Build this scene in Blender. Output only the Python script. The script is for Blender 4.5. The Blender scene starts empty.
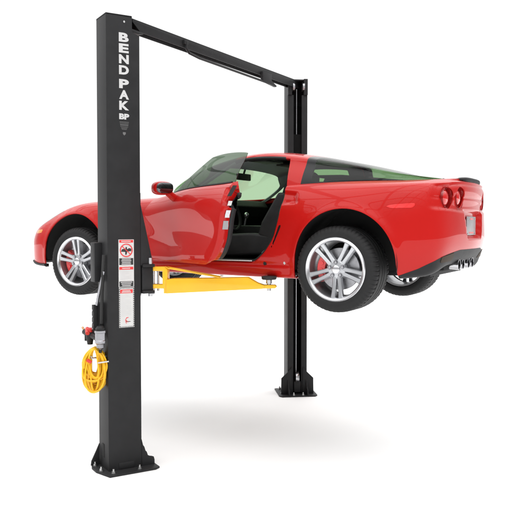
import bpy, bmesh, math, random
import numpy as np
from mathutils import Vector, Matrix
random.seed(4)
PI = math.pi
SC = bpy.context.scene
COL = SC.collection
V3 = lambda *a: np.array(a, float)

# ------------------------------------------------------------------ materials
def mat(name, color, rough=.5, metal=0., coat=0., coat_rough=.03, spec=.5, noise=0., nscale=20., bump=0., bscale=200., trans=0., coat_ior=1.5):
    m = bpy.data.materials.new(name); m.use_nodes = True
    nt = m.node_tree; b = nt.nodes['Principled BSDF']
    b.inputs['Base Color'].default_value = (*color, 1)
    b.inputs['Roughness'].default_value = rough
    b.inputs['Metallic'].default_value = metal
    b.inputs['Coat Weight'].default_value = coat
    b.inputs['Coat Roughness'].default_value = coat_rough
    b.inputs['Specular IOR Level'].default_value = spec
    b.inputs['Coat IOR'].default_value = coat_ior
    b.inputs['Transmission Weight'].default_value = trans
    if noise or bump:
        tc = nt.nodes.new('ShaderNodeTexCoord')
    if noise:
        n = nt.nodes.new('ShaderNodeTexNoise'); n.inputs['Scale'].default_value = nscale; n.inputs['Detail'].default_value = 6
        nt.links.new(tc.outputs['Object'], n.inputs['Vector'])
        r = nt.nodes.new('ShaderNodeMapRange')
        r.inputs['From Min'].default_value = .3; r.inputs['From Max'].default_value = .7
        r.inputs['To Min'].default_value = 1 - noise; r.inputs['To Max'].default_value = 1 + noise
        nt.links.new(n.outputs['Fac'], r.inputs['Value'])
        mx = nt.nodes.new('ShaderNodeMix'); mx.data_type = 'RGBA'; mx.blend_type = 'MULTIPLY'
        mx.inputs['Factor'].default_value = 1
        mx.inputs['A'].default_value = (*color, 1)
        nt.links.new(r.outputs['Result'], mx.inputs['B'])
        nt.links.new(mx.outputs['Result'], b.inputs['Base Color'])
        r2 = nt.nodes.new('ShaderNodeMapRange')
        r2.inputs['To Min'].default_value = max(0, rough - .12 * min(1, noise * 4)); r2.inputs['To Max'].default_value = min(1, rough + .12 * min(1, noise * 4))
        nt.links.new(n.outputs['Fac'], r2.inputs['Value']); nt.links.new(r2.outputs['Result'], b.inputs['Roughness'])
    if bump:
        n2 = nt.nodes.new('ShaderNodeTexNoise'); n2.inputs['Scale'].default_value = bscale; n2.inputs['Detail'].default_value = 3
        nt.links.new(tc.outputs['Object'], n2.inputs['Vector'])
        bp = nt.nodes.new('ShaderNodeBump'); bp.inputs['Strength'].default_value = bump; bp.inputs['Distance'].default_value = .002
        nt.links.new(n2.outputs['Fac'], bp.inputs['Height']); nt.links.new(bp.outputs['Normal'], b.inputs['Normal'])
    return m

def glass(name, tint, rough=.0, ior=1.5, refl=1.):
    m = bpy.data.materials.new(name); m.use_nodes = True
    nt = m.node_tree; nt.nodes.clear()
    o = nt.nodes.new('ShaderNodeOutputMaterial')
    t = nt.nodes.new('ShaderNodeBsdfTransparent'); t.inputs['Color'].default_value = (*tint, 1)
    g = nt.nodes.new('ShaderNodeBsdfGlossy'); g.inputs['Roughness'].default_value = .02
    g.inputs['Color'].default_value = (refl, refl, refl, 1)
    f = nt.nodes.new('ShaderNodeFresnel'); f.inputs['IOR'].default_value = ior
    mx = nt.nodes.new('ShaderNodeMixShader')
    ge = nt.nodes.new('ShaderNodeNewGeometry'); mu = nt.nodes.new('ShaderNodeMath'); mu.operation = 'MULTIPLY'
    iv = nt.nodes.new('ShaderNodeMath'); iv.operation = 'SUBTRACT'; iv.inputs[0].default_value = 1
    nt.links.new(ge.outputs['Backfacing'], iv.inputs[1]); nt.links.new(iv.outputs[0], mu.inputs[1])   # the pane's inner face does not mirror
    nt.links.new(f.outputs[0], mu.inputs[0])
    nt.links.new(mu.outputs[0], mx.inputs[0]); nt.links.new(t.outputs[0], mx.inputs[1]); nt.links.new(g.outputs[0], mx.inputs[2])
    nt.links.new(mx.outputs[0], o.inputs['Surface'])
    return m

M = {}
M['paint'] = mat('red_car_paint', (.44, .0065, .0048), .45, 0, .72, .015, .10, noise=.03, nscale=3, coat_ior=1.36)
M['black_plastic'] = mat('black_plastic', (.013, .013, .014), .55, spec=.25, noise=.15, bump=.15)
M['black_trim'] = mat('black_gloss_trim', (.010, .010, .011), .18, spec=.3)
M['cabin'] = mat('black_cabin_leather', (.012, .012, .013), .55, spec=.2, noise=.2, nscale=12, bump=.3, bscale=260)
M['cabin2'] = mat('dark_grey_cabin_leather', (.018, .018, .019), .55, spec=.3, noise=.2, nscale=12, bump=.3, bscale=260)
M['liner'] = mat('black_arch_liner', (.008, .008, .008), .85, noise=.3)
M['tyre'] = mat('tyre_rubber', (.013, .013, .0135), .66, spec=.3, noise=.12, nscale=30, bump=.15, bscale=120)
M['alloy'] = mat('silver_alloy', (.50, .51, .53), .3, .85, .2, noise=.04)
M['alloy2'] = mat('bright_alloy_lip', (.64, .64, .66), .22, .9, .2)
M['steel'] = mat('brushed_steel', (.55, .55, .57), .32, 1., noise=.1, nscale=60)
M['disc'] = mat('brake_disc_steel', (.42, .42, .44), .38, .9, noise=.15, nscale=40)
M['chrome'] = mat('chrome', (.50, .50, .52), .14, 1.)
M['caliper'] = mat('red_caliper_paint', (.62, .015, .015), .35, 0, .6)
M['dark_hole'] = mat('dark_hollow', (.006, .006, .006), .9)
M['glass'] = glass('green_tinted_glass', (.67, .80, .64), refl=.6)
M['door_glass'] = glass('green_tinted_door_glass', (.34, .42, .33), ior=1.45, refl=.6)
M['hatch_glass'] = glass('green_tinted_hatch_glass', (.60, .71, .57), ior=1.5, refl=.6)
M['pillar'] = mat('grey_pillar_trim', (.34, .38, .42), .6, noise=.05)
M['lens_red'] = mat('red_lamp_lens', (.58, .006, .006), .12, 0, 1.)
M['lens_bright'] = mat('bright_red_lens', (.85, .012, .012), .12, 0, 1.)
M['lens_dark'] = mat('dark_red_lamp_lens', (.24, .006, .006), .15, 0, 1.)
M['lens_orange'] = mat('orange_lamp_lens', (.85, .27, .02), .15, 0, 1.)
M['lens_clear'] = mat('smoky_reflector_lens', (.040, .026, .015), .6, spec=.2)
M['lamp_silver'] = mat('headlamp_reflector', (.45, .45, .46), .15, .7, 1.)
M['plate'] = mat('licence_plate_grey', (.30, .30, .31), .35, .3, noise=.15, nscale=40)
M['mirror'] = mat('mirror_glass', (.12, .12, .125), .05, 1.)
M['sticker'] = mat('white_sticker', (.60, .60, .59), .5, noise=.04)
M['sticker_grey'] = mat('grey_sticker_print', (.30, .30, .31), .5)
M['sticker_line'] = mat('pale_sticker_print', (.58, .58, .58), .5)
M['sticker_black'] = mat('black_sticker_print', (.02, .02, .02), .45)
M['sticker_red'] = mat('red_sticker_print', (.70, .035, .035), .45)
M['post'] = mat('black_powder_coat', (.023, .023, .024), .5, 0, 0., .1, .16, noise=.10, nscale=8, bump=.25, bscale=420)
M['post2'] = mat('black_carriage_coat', (.020, .020, .021), .48, spec=.2, noise=.12, nscale=10, bump=.2, bscale=420)
M['post_dark'] = mat('near_black_channel', (.005, .005, .005), .6, spec=.1, noise=.2)  # near-black colour of the channel and slider, darker than the post coat
M['letter'] = mat('white_decal', (.56, .56, .56), .5)
M['letter_grey'] = mat('grey_decal', (.06, .06, .06), .5)
M['logo'] = mat('faded_grey_decal', (.14, .14, .14), .5)
M['yellow'] = mat('yellow_powder_coat', (.84, .46, .006), .4, 0, .25, .15, noise=.04, nscale=6, bump=.12, bscale=300)
M['hose'] = mat('yellow_air_hose', (.84, .47, .012), .42, noise=.08, nscale=25)
M['rubber'] = mat('black_rubber', (.014, .014, .014), .7, bump=.3)
M['red_plastic'] = mat('red_plastic', (.60, .03, .025), .4)
M['bowl'] = mat('metal_filter_bowl', (.30, .30, .32), .25, .9, noise=.15)
M['copper'] = mat('brass_fitting', (.55, .30, .14), .3, 1.)
M['ring_metal'] = mat('zinc_bolt', (.50, .50, .50), .3, 1., noise=.1)
M['carpet'] = mat('black_carpet', (.010, .010, .010), .95, spec=.0, bump=.6, bscale=500)
M['floor'] = mat('white_studio_floor', (.93, .93, .93), .75, spec=.15, noise=.012, nscale=.8)

# ------------------------------------------------------------------ mesh builder
class MB:
    def __init__(s): s.v = []; s.f = []; s.m = []
    def add(s, verts, faces, mi=0):
        o = len(s.v); s.v += [tuple(map(float, p)) for p in verts]
        for f in faces: s.f.append(tuple(i + o for i in f)); s.m.append(mi)
        return s
    def box(s, lo, hi, frame=None, bev=.003, mi=0):
        lo = np.minimum(lo, hi) if False else np.array(lo, float); hi = np.array(hi, float)
        l = np.minimum(lo, hi); h = np.maximum(lo, hi)
        bm = bmesh.new(); bmesh.ops.create_cube(bm, size=1)
        for v in bm.verts:
            v.co = Vector([(l[k] + h[k]) / 2 + v.co[k] * (h[k] - l[k]) for k in range(3)])
        b = min(bev, .3 * float((h - l).min()))
        if b > 0: bmesh.ops.bevel(bm, geom=list(bm.edges), offset=b, segments=2, profile=.6, affect='EDGES')
        s.bm(bm, frame, mi); return s
    def bm(s, bm, frame=None, mi=0):
        bm.verts.index_update()
        pts = [np.array(v.co) for v in bm.verts]
        if frame: pts = [frame(*p) for p in pts]
        s.add(pts, [[v.index for v in f.verts] for f in bm.faces], mi); bm.free()
    def prism(s, poly, lo, hi, frame, bev=0., mi=0):
        """poly: 2-D outline in frame's first two axes, extruded along its third"""
        bm = bmesh.new()
        vs = [bm.verts.new((p[0], p[1], lo)) for p in poly]
        f = bm.faces.new(vs)
        r = bmesh.ops.extrude_face_region(bm, geom=[f])
        for e in r['geom']:
            if isinstance(e, bmesh.types.BMVert): e.co.z = hi
        bmesh.ops.recalc_face_normals(bm, faces=list(bm.faces))
        if bev: bmesh.ops.bevel(bm, geom=list(bm.edges), offset=bev, segments=2, profile=.6, affect='EDGES')
        s.bm(bm, frame, mi); return s
    def tube(s, path, r, n=10, closed=False, mi=0, caps=True):
        P = [np.array(p, float) for p in path]; k = len(P)
        T = []
        for i in range(k):
            a = P[(i - 1) % k] if (closed or i > 0) else P[i]
            b = P[(i + 1) % k] if (closed or i < k - 1) else P[i]
            t = b - a; T.append(t / (np.linalg.norm(t) + 1e-12))
        ref = V3(0, 0, 1) if abs(T[0][2]) < .9 else V3(1, 0, 0)
        u = np.cross(T[0], ref); u /= np.linalg.norm(u)
        vs = []; rr = r if hasattr(r, '__len__') else [r] * k
        for i in range(k):
            u = u - T[i] * (u @ T[i]); u /= np.linalg.norm(u); w = np.cross(T[i], u)
            for j in range(n):
                a = 2 * PI * j / n; vs.append(P[i] + rr[i] * (math.cos(a) * u + math.sin(a) * w))
        fs = []
        for i in range(k if closed else k - 1):
            for j in range(n):
                fs.append((i * n + j, i * n + (j + 1) % n, ((i + 1) % k) * n + (j + 1) % n, ((i + 1) % k) * n + j))
        if caps and not closed:
            fs.append(tuple(range(n))[::-1]); fs.append(tuple((k - 1) * n + j for j in range(n)))
        s.add(vs, fs, mi); return s
    def lathe(s, prof, o, ax, n=48, mi=0, wob=None, closed=False):
        """prof: (distance along axis, radius)"""
        o = np.array(o, float); ax = np.array(ax, float); ax /= np.linalg.norm(ax)
        ref = V3(0, 0, 1) if abs(ax[2]) < .9 else V3(1, 0, 0)
        u = np.cross(ref, ax); u /= np.linalg.norm(u); w = np.cross(ax, u)
        vs = []; m = len(prof)
        for j in range(n):
            a = 2 * PI * j / n; d = math.cos(a) * u + math.sin(a) * w
            for i, (h, r) in enumerate(prof):
                if wob: r += wob(i, j)
                vs.append(o + ax * h + d * r)
        fs = []
        for j in range(n):
            for i in range(m if closed else m - 1):
                k = (i + 1) % m; fs.append((j * m + i, j * m + k, ((j + 1) % n) * m + k, ((j + 1) % n) * m + i))
        s.add(vs, fs, mi); return s
    def grid(s, G, mi=0, flip=False):
        r, c = len(G), len(G[0])
        fs = [(i * c + j, i * c + j + 1, (i + 1) * c + j + 1, (i + 1) * c + j) for i in range(r - 1) for j in range(c - 1)]
        if flip: fs = [f[::-1] for f in fs]
        s.add([p for row in G for p in row], fs, mi); return s
    def ellipsoid(s, c, rx, ry, rz, n=20, e=1., mi=0):
        G = []
        for i in range(n + 1):
            th = PI * i / n - PI / 2; row = []
            for j in range(2 * n + 1):
                ph = PI * j / n
                sp = lambda q: math.copysign(abs(q) ** e, q)
                row.append((c[0] + rx * sp(math.cos(th)) * sp(math.cos(ph)), c[1] + ry * sp(math.cos(th)) * sp(math.sin(ph)), c[2] + rz * sp(math.sin(th))))
            G.append(row)
        s.grid(G, mi); return s

def wloc(o):
    l = Vector((0, 0, 0))
    while o: l += o.location; o = o.parent
    return l

def obj(name, mb, mats, parent=None, loc=None, sharp=38, label=None, recalc=True):
    """link one mesh object; mb is in world coordinates"""
    if not isinstance(mats, (list, tuple)): mats = [mats]
    base = np.array(loc if loc is not None else (wloc(parent) if parent else (0, 0, 0)), float)
    me = bpy.data.meshes.new(name)
    me.from_pydata([tuple(np.array(p) - base) for p in mb.v], [], mb.f)
    for m_ in mats: me.materials.append(m_)
    me.polygons.foreach_set('material_index', mb.m)
    if recalc:
        bm = bmesh.new(); bm.from_mesh(me); bmesh.ops.remove_doubles(bm, verts=bm.verts, dist=1e-5)
        bmesh.ops.recalc_face_normals(bm, faces=list(bm.faces)); bm.to_mesh(me); bm.free()
    me.polygons.foreach_set('use_smooth', [True] * len(me.polygons))
    me.set_sharp_from_angle(angle=math.radians(sharp))
    me.update()
    o = bpy.data.objects.new(name, me); COL.objects.link(o)
    if parent is not None:
        o.parent = parent; o.location = Vector(base) - wloc(parent)
    else: o.location = base
    if label: o['label'] = label
    return o

def thing(name, loc, label, cat, group=None):
    o = bpy.data.objects.new(name, None); COL.objects.link(o); o.location = loc
    o.empty_display_size = .2
    o['label'] = label; o['category'] = cat
    if group: o['group'] = group
    return o

# ------------------------------------------------------------------ numeric surfaces
def natspline(x, y, xq):
    """natural cubic spline, y may be (n,k)"""
    x = np.array(x, float); y = np.array(y, float); n = len(x)
    one = y.ndim == 1
    if one: y = y[:, None]
    h = np.diff(x); A = np.zeros((n, n)); R = np.zeros((n, y.shape[1]))
    A[0, 0] = A[-1, -1] = 1
    for i in range(1, n - 1):
        A[i, i - 1] = h[i - 1]; A[i, i] = 2 * (h[i - 1] + h[i]); A[i, i + 1] = h[i]
        R[i] = 6 * ((y[i + 1] - y[i]) / h[i] - (y[i] - y[i - 1]) / h[i - 1])
    m = np.linalg.solve(A, R)
    xq = np.array(xq, float); k = np.clip(np.searchsorted(x, xq) - 1, 0, n - 2)
    a = ((x[k + 1] - xq) / h[k])[:, None]; b = ((xq - x[k]) / h[k])[:, None]; hh = (h[k] ** 2)[:, None]
    r = a * y[k] + b * y[k + 1] + ((a ** 3 - a) * m[k] + (b ** 3 - b) * m[k + 1]) * hh / 6
    return r[:, 0] if one else r

def pchip(x, y, xq):
    x = np.array(x, float); y = np.array(y, float); h = np.diff(x); d = np.diff(y) / h
    m = np.zeros(len(x)); m[0] = m[-1] = 0
    for i in range(1, len(x) - 1):
        if d[i - 1] * d[i] > 0:
            w1 = 2 * h[i] + h[i - 1]; w2 = h[i] + 2 * h[i - 1]
            m[i] = (w1 + w2) / (w1 / d[i - 1] + w2 / d[i])
    xq = np.clip(np.array(xq, float), x[0], x[-1]); k = np.clip(np.searchsorted(x, xq) - 1, 0, len(x) - 2)
    t = (xq - x[k]) / h[k]
    return (2 * t**3 - 3 * t**2 + 1) * y[k] + (t**3 - 2 * t**2 + t) * h[k] * m[k] + (-2 * t**3 + 3 * t**2) * y[k + 1] + (t**3 - t**2) * h[k] * m[k + 1]

def smooth1(arr, sig):
    r = int(4 * sig); k = np.exp(-.5 * (np.arange(-r, r + 1) / sig) ** 2); k /= k.sum()
    p = np.concatenate([arr[r:0:-1], arr, arr[-2:-r - 2:-1]])
    return np.convolve(p, k, 'valid')

def sdf(poly, X, Y):
    """signed distance to a polygon, negative inside"""
    P = np.array(poly, float); n = len(P)
    d = np.full(X.shape, 1e9); ins = np.zeros(X.shape, bool)
    for i in range(n):
        a, b = P[i], P[(i + 1) % n]; e = b - a
        t = np.clip(((X - a[0]) * e[0] + (Y - a[1]) * e[1]) / (e @ e), 0, 1)
        d = np.minimum(d, np.hypot(X - a[0] - t * e[0], Y - a[1] - t * e[1]))
        c = (a[1] > Y) != (b[1] > Y)
        with np.errstate(divide='ignore', invalid='ignore'):
            xi = a[0] + (Y - a[1]) / (b[1] - a[1] if b[1] != a[1] else 1e-12) * e[0]
        ins ^= c & (X < xi)
    return np.where(ins, -d, d)

def rounded(poly, r=.03, n=5):
    out = []; P = [np.array(p, float) for p in poly]; k = len(P)
    for i in range(k):
        a, b, c = P[i - 1], P[i], P[(i + 1) % k]
        u = (a - b) / np.linalg.norm(a - b); w = (c - b) / np.linalg.norm(c - b)
        rr = min(r, .45 * np.linalg.norm(a - b), .45 * np.linalg.norm(c - b))
        p0, p2 = b + u * rr, b + w * rr
        for j in range(n + 1):
            t = j / n; out.append((1 - t) ** 2 * p0 + 2 * t * (1 - t) * b + t * t * p2)
    return out

class Sheet:
    """a trimmed surface: points, normals, parameters and faces"""
    def __init__(s, P, N, T, F): s.P, s.N, s.T, s.F = P, N, T, F
    def split(s, fn):
        f = fn(s.P, s.T); f = np.where(np.abs(f) < 1e-7, 1e-7, f)
        fl = f.tolist(); inn = []; out = []; new = {}; nP = []; nN = []; nT = []; base = len(s.P)
        def cut(i, j):
            k = (i, j) if i < j else (j, i)
            if k not in new:
                i, j = k; t = fl[i] / (fl[i] - fl[j])
                new[k] = base + len(nP)
                nP.append(s.P[i] + t * (s.P[j] - s.P[i])); n = s.N[i] + t * (s.N[j] - s.N[i]); nN.append(n / (np.linalg.norm(n) + 1e-12)); nT.append(s.T[i] + t * (s.T[j] - s.T[i]))
            return new[k]
        for F in s.F:
            v = [fl[i] for i in F]
            if max(v) < 0: inn.append(F); continue
            if min(v) > 0: out.append(F); continue
            a = []; b = []
            for k in range(len(F)):
                i, j = F[k], F[(k + 1) % len(F)]
                (a if fl[i] < 0 else b).append(i)
                if (fl[i] < 0) != (fl[j] < 0):
                    c = cut(i, j); a.append(c); b.append(c)
            if len(a) > 2: inn.append(tuple(a))
            if len(b) > 2: out.append(tuple(b))
        P, N, T = s.P, s.N, s.T
        if nP: P = np.vstack([P, nP]); N = np.vstack([N, nN]); T = np.vstack([T, nT])
        return Sheet(P, N, T, inn), Sheet(P, N, T, out)
    def transformed(s, fn, fnn): return Sheet(np.array([fn(p) for p in s.P]), np.array([fnn(n) for n in s.N]), s.T, s.F)
    def pick(s, fn): return s.split(fn)[0]
    def compact(s):
        u = sorted({i for F in s.F for i in F}); m = {k: i for i, k in enumerate(u)}
        return s.P[u], s.N[u], [tuple(m[i] for i in F) for F in s.F]

def sheet_obj(name, sh, mats, parent, th=.012, off=0., rim_m=0, label=None):
    """sheet -> mesh thickened inwards by th, lifted by off"""
    P, N, F = sh.compact(); n = len(P)
    if not n: print('EMPTY SHEET', name); return None
    O = P + N * off; I = P + N * (off - th)
    faces = []; mi = []; ln = []; z = (0., 0., 0.)
    cnt = {}
    for f in F:
        for k in range(len(f)):
            cnt[(f[k], f[(k + 1) % len(f)])] = 1
    for f in F:
        faces.append(f); mi.append(0); ln += [tuple(N[i]) for i in f]
    for f in F:
        faces.append(tuple(n + i for i in f[::-1])); mi.append(1 if len(mats) > 1 else 0); ln += [tuple(-N[i]) for i in f[::-1]]
    for (a, b) in cnt:
        if (b, a) not in cnt:
            faces.append((b, a, n + a, n + b)); mi.append(rim_m); ln += [z] * 4
    base = np.array(wloc(parent))
    me = bpy.data.meshes.new(name)
    me.from_pydata([tuple(p - base) for p in np.vstack([O, I])], [], faces)
    for m_ in mats: me.materials.append(m_)
    me.polygons.foreach_set('material_index', mi)
    me.polygons.foreach_set('use_smooth', [True] * len(faces))
    me.update()
    bad = len(me.loops) != len(ln)
    if not bad: me.normals_split_custom_set(ln)
    o = bpy.data.objects.new(name, me); COL.objects.link(o); o.parent = parent
    if label: o['label'] = label
    return o

def grid_sheet(G, T):
    """G (n,m,3): weld equal points, face and normal"""
    n, m = G.shape[:2]
    key = {}; idx = np.zeros((n, m), int); P = []; TT = []
    for i in range(n):
        for j in range(m):
            k = tuple(np.round(G[i, j], 5))
            if k not in key: key[k] = len(P); P.append(G[i, j]); TT.append(T[i, j])
            idx[i, j] = key[k]
    F = []
    for i in range(n - 1):
        for j in range(m - 1):
            q = [idx[i, j], idx[i, j + 1], idx[i + 1, j + 1], idx[i + 1, j]]
            r = [q[k] for k in range(4) if q[k] != q[k - 1]]
            if len(set(r)) > 2: F.append(tuple(int(a) for a in r))
    P = np.array(P); TT = np.array(TT)
    return P, TT, F

def vnormals(P, F):
    N = np.zeros_like(P)
    for f in F:
        a = P[f[0]]; c = np.zeros(3)
        for k in range(1, len(f) - 1): c += np.cross(P[f[k]] - a, P[f[k + 1]] - a)
        for i in f: N[i] += c
    return N / (np.linalg.norm(N, axis=1)[:, None] + 1e-12)

# ================================================================== THE CAR
# x runs rearwards from the front axle, y away from the camera, z up from the floor
CAR = thing('sports_car', (1.3, 0, 1.56), 'glossy red low sports car raised on the lift with its driver door hanging open', 'car')
WZ = 1.643
FA = (-.020, 1.712, .388); RA = (2.742, 1.70, .416)     # wheel arch centres and radii

OUT = [(3.56, 0), (3.552, .2), (3.53, .4), (3.485, .6), (3.425, .735), (3.33, .825), (3.2, .888), (3.0, .938), (2.74, .962), (2.45, .955), (2.2, .932),
       (1.9, .908), (1.5, .893), (1.1, .888), (.8, .897), (.4, .922), (0, .935), (-.3, .925), (-.52, .885), (-.72, .765), (-.86, .55), (-.945, .29), (-.975, 0)]
ext = [(x, -y) for x, y in OUT[3:0:-1]] + OUT + [(x, -y) for x, y in OUT[-2:-5:-1]]
ext = np.array(ext, float)
ch = np.concatenate([[0], np.cumsum(np.linalg.norm(np.diff(ext, axis=0), axis=1))]); ch -= ch[3]
sk = ch[3:3 + len(OUT)]
NA = 330
sq = np.linspace(0, sk[-1], NA)
PL = natspline(ch, ext, sq)
eps = 1e-3
DT = (natspline(ch, ext, sq + eps) - natspline(ch, ext, sq - eps)); DT /= np.linalg.norm(DT, axis=1)[:, None]
NI = np.stack([-DT[:, 1], DT[:, 0]], 1)              # inward normal (towards y = 0)
if NI[NA // 2, 1] > 0: NI = -NI
KEY = {0: [(.26, 1.665), (.12, 1.69), (.05, 1.77), (.022, 1.86), (.02, 2.0), (.022, 2.14), (.0, 2.255), (.018, 2.325), (.07, 2.346)],
       2: [(.25, 1.655), (.12, 1.68), (.05, 1.765), (.02, 1.86), (.018, 2.0), (.02, 2.14), (.0, 2.25), (.02, 2.320), (.08, 2.341)],
       4: [(.17, 1.60), (.06, 1.62), (.025, 1.72), (.0, 1.83), (.0, 1.97), (.006, 2.11), (.022, 2.225), (.06, 2.297), (.15, 2.326)],
       6: [(.12, 1.58), (.04, 1.60), (.015, 1.69), (.0, 1.81), (.0, 1.95), (.01, 2.09), (.035, 2.215), (.085, 2.292), (.185, 2.325)],
       8: [(.10, 1.56), (.03, 1.575), (.012, 1.66), (.004, 1.79), (.0, 1.93), (.012, 2.07), (.05, 2.20), (.115, 2.285), (.205, 2.330)],
       10: [(.12, 1.555), (.05, 1.57), (.025, 1.67), (.022, 1.78), (.02, 1.92), (.016, 2.06), (.045, 2.185), (.09, 2.27), (.148, 2.316)],
       12: [(.14, 1.56), (.06, 1.575), (.02, 1.68), (.018, 1.78), (.028, 1.90), (.02, 2.03), (.004, 2.15), (.04, 2.25), (.092, 2.292)],
       14: [(.12, 1.57), (.05, 1.585), (.018, 1.68), (.015, 1.78), (.02, 1.90), (.014, 2.02), (.018, 2.125), (.065, 2.20), (.14, 2.232)],
       16: [(.08, 1.58), (.03, 1.595), (.01, 1.68), (.0, 1.78), (.0, 1.89), (.006, 2.0), (.028, 2.10), (.085, 2.175), (.17, 2.206)],
       18: [(.05, 1.60), (.012, 1.61), (.0, 1.67), (.0, 1.74), (.0, 1.83), (.012, 1.91), (.045, 1.985), (.11, 2.045), (.20, 2.085)],
       20: [(.08, 1.61), (.015, 1.62), (.006, 1.67), (.0, 1.73), (.0, 1.79), (.01, 1.85), (.035, 1.905), (.085, 1.95), (.17, 1.985)],
       22: [(.10, 1.615), (.02, 1.625), (.01, 1.67), (.0, 1.72), (.0, 1.78), (.005, 1.835), (.025, 1.885), (.065, 1.925), (.14, 1.955)]}
ks = sorted(KEY); NR = 9
CT = np.zeros((NA, NR + 1, 3))
for r in range(NR):
    ins = smooth1(pchip([sk[k] for k in ks], [KEY[k][r][0] for k in ks], sq), 5)
    zz = smooth1(pchip([sk[k] for k in ks], [KEY[k][r][1] for k in ks], sq), 5)
    CT[:, r, 0] = PL[:, 0] + NI[:, 0] * ins; CT[:, r, 1] = PL[:, 1] + NI[:, 1] * ins; CT[:, r, 2] = zz
CT[0, :, 1] = 0; CT[-1, :, 1] = 0
CT[:, :, 1] = np.maximum(CT[:, :, 1], 0)
CT[:, NR] = CT[:, NR - 1]; CT[:, NR, 1] *= .86; CT[:, NR, 2] += .014
MT = 96
tq = np.linspace(0, NR, MT)
BAND = np.stack([natspline(np.arange(NR + 1), CT[i], tq) for i in range(NA)])     # far half (y >= 0)
BAND[0, :, 1] = 0; BAND[-1, :, 1] = 0
ND = 25
eta = np.linspace(-1, 1, ND)[1:-1]
top = BAND[:, -1]
DECK = np.zeros((NA, ND - 2, 3))
crown = .02
for j, e in enumerate(eta):
    DECK[:, j, 0] = top[:, 0]; DECK[:, j, 1] = e * top[:, 1]; DECK[:, j, 2] = top[:, 2] + crown * (1 - e * e) * np.minimum(1, top[:, 1] / .4)
NEAR = BAND.copy(); NEAR[:, :, 1] *= -1
G = np.concatenate([NEAR, DECK, BAND[:, ::-1]], axis=1)
tt = np.concatenate([tq, np.full(ND - 2, 20.), tq[::-1]])
T = np.zeros(G.shape[:2] + (2,)); T[:, :, 0] = tt[None, :]; T[:, :, 1] = sq[:, None]
P, T, F = grid_sheet(G, T)
N = vnormals(P, F)
if (N[np.argmin(P[:, 1])] @ V3(0, -1, 0)) < 0: F = [f[::-1] for f in F]; N = -N

def sstep(a, b, x):
    t = np.clip((x - a) / (b - a), 0, 1); return t * t * (3 - 2 * t)
AX, AY, AZ = P[:, 0], np.abs(P[:, 1]), P[:, 2]
side = sstep(.72, .82, AY) * (np.abs(N[:, 1]) > .3)
disp = np.zeros(len(P))
for cx, cz, R in (FA, RA):                            # flared arch edges
    d = np.hypot(AX - cx, AZ - cz) - R
    disp += .012 * np.exp(-(d / .035) ** 2) * side
# scoop ahead of the rear wheel
d = sdf(rounded([(2.165, 2.275), (2.315, 2.258), (2.345, 2.16), (2.185, 2.150)], .02), AX, AZ)
disp += (-.022 * sstep(.004, -.022, d)) * side * (P[:, 2] < 2.30)
# crease on the rocker and concave cove behind the front wheel
disp += -.010 * np.exp(-((AZ - 1.665) / .02) ** 2) * side * sstep(.45, .7, AX) * sstep(2.35, 2.2, AX)
cove = sdf([(.43, 1.75), (.47, 2.06), (.80, 2.02), (1.45, 1.80), (1.30, 1.74)], AX, AZ)
disp += -.016 * sstep(.08, -.13, cove) * side
# tail: plate recess, upper panel groove, lower bumper crease
tail = sstep(3.36, 3.42, AX)
PLATE = rounded([(-.30, 2.100), (.30, 2.100), (.235, 1.878), (-.235, 1.878)], .03)
d = sdf(PLATE, P[:, 1], AZ)
disp += -.045 * sstep(.003, -.016, d) * tail
d = sdf(rounded([(-.86, 2.335), (.86, 2.335), (.80, 2.11), (.32, 2.085), (-.32, 2.085), (-.80, 2.11)], .05), P[:, 1], AZ)
disp += -.018 * sstep(.006, -.02, d) * tail * (np.abs(N[:, 2]) < .8)
d = np.abs(AZ - (2.20)); disp += -.006 * np.exp(-(d / .008) ** 2) * tail * (AY < .78)
P = P + N * disp[:, None]
N = vnormals(P, F)
BODY = Sheet(P, N, T, F)
TAILP = P[(P[:, 0] > 3.2)]; TAILN = N[(P[:, 0] > 3.2)]
def on_tail(y, z):
    i = np.argmin((TAILP[:, 1] - y) ** 2 + (TAILP[:, 2] - z) ** 2 + .02 * (3.6 - TAILP[:, 0]) ** 2); return TAILP[i], TAILN[i]

# ---- greenhouse sections
GX = np.array([.68, .73, .82, .95, 1.12, 1.32, 1.55, 2.0, 2.3, 2.8, 3.1, 3.28, 3.38, 3.43])
GY = np.array([.02, .33, .52, .66, .745, .785, .798, .795, .782, .742, .672, .55, .34, .02])
ZCx = [.68, .86, 1.06, 1.26, 1.44, 1.60, 1.72, 1.84, 2.0, 2.2, 2.4, 2.7, 3.0, 3.3, 3.43]
ZCz = [2.240, 2.325, 2.425, 2.52, 2.582, 2.622, 2.640, 2.645, 2.637, 2.608, 2.566, 2.502, 2.426, 2.366, 2.352]
ZBx = [.68, .85, 1.1, 1.5, 2.0, 2.3, 2.7, 3.1, 3.43]
ZBz = [2.225, 2.232, 2.255, 2.289, 2.305, 2.314, 2.326, 2.334, 2.350]
NX = 260
gx = .68 + (3.43 - .68) * ((.5 - .5 * np.cos(np.linspace(0, PI, NX))) * .55 + np.linspace(0, 1, NX) * .45)
yb = smooth1(pchip(GX, GY, gx), 2); zc = smooth1(natspline(ZCx, ZCz, gx), 3); zb = natspline(ZBx, ZBz, gx) - .012
def ybase(x): return np.interp(x, gx, yb)
NT = 90
GG = np.zeros((NX, 2 * NT - 1, 3)); GT = np.zeros((NX, 2 * NT - 1, 2))
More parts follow.
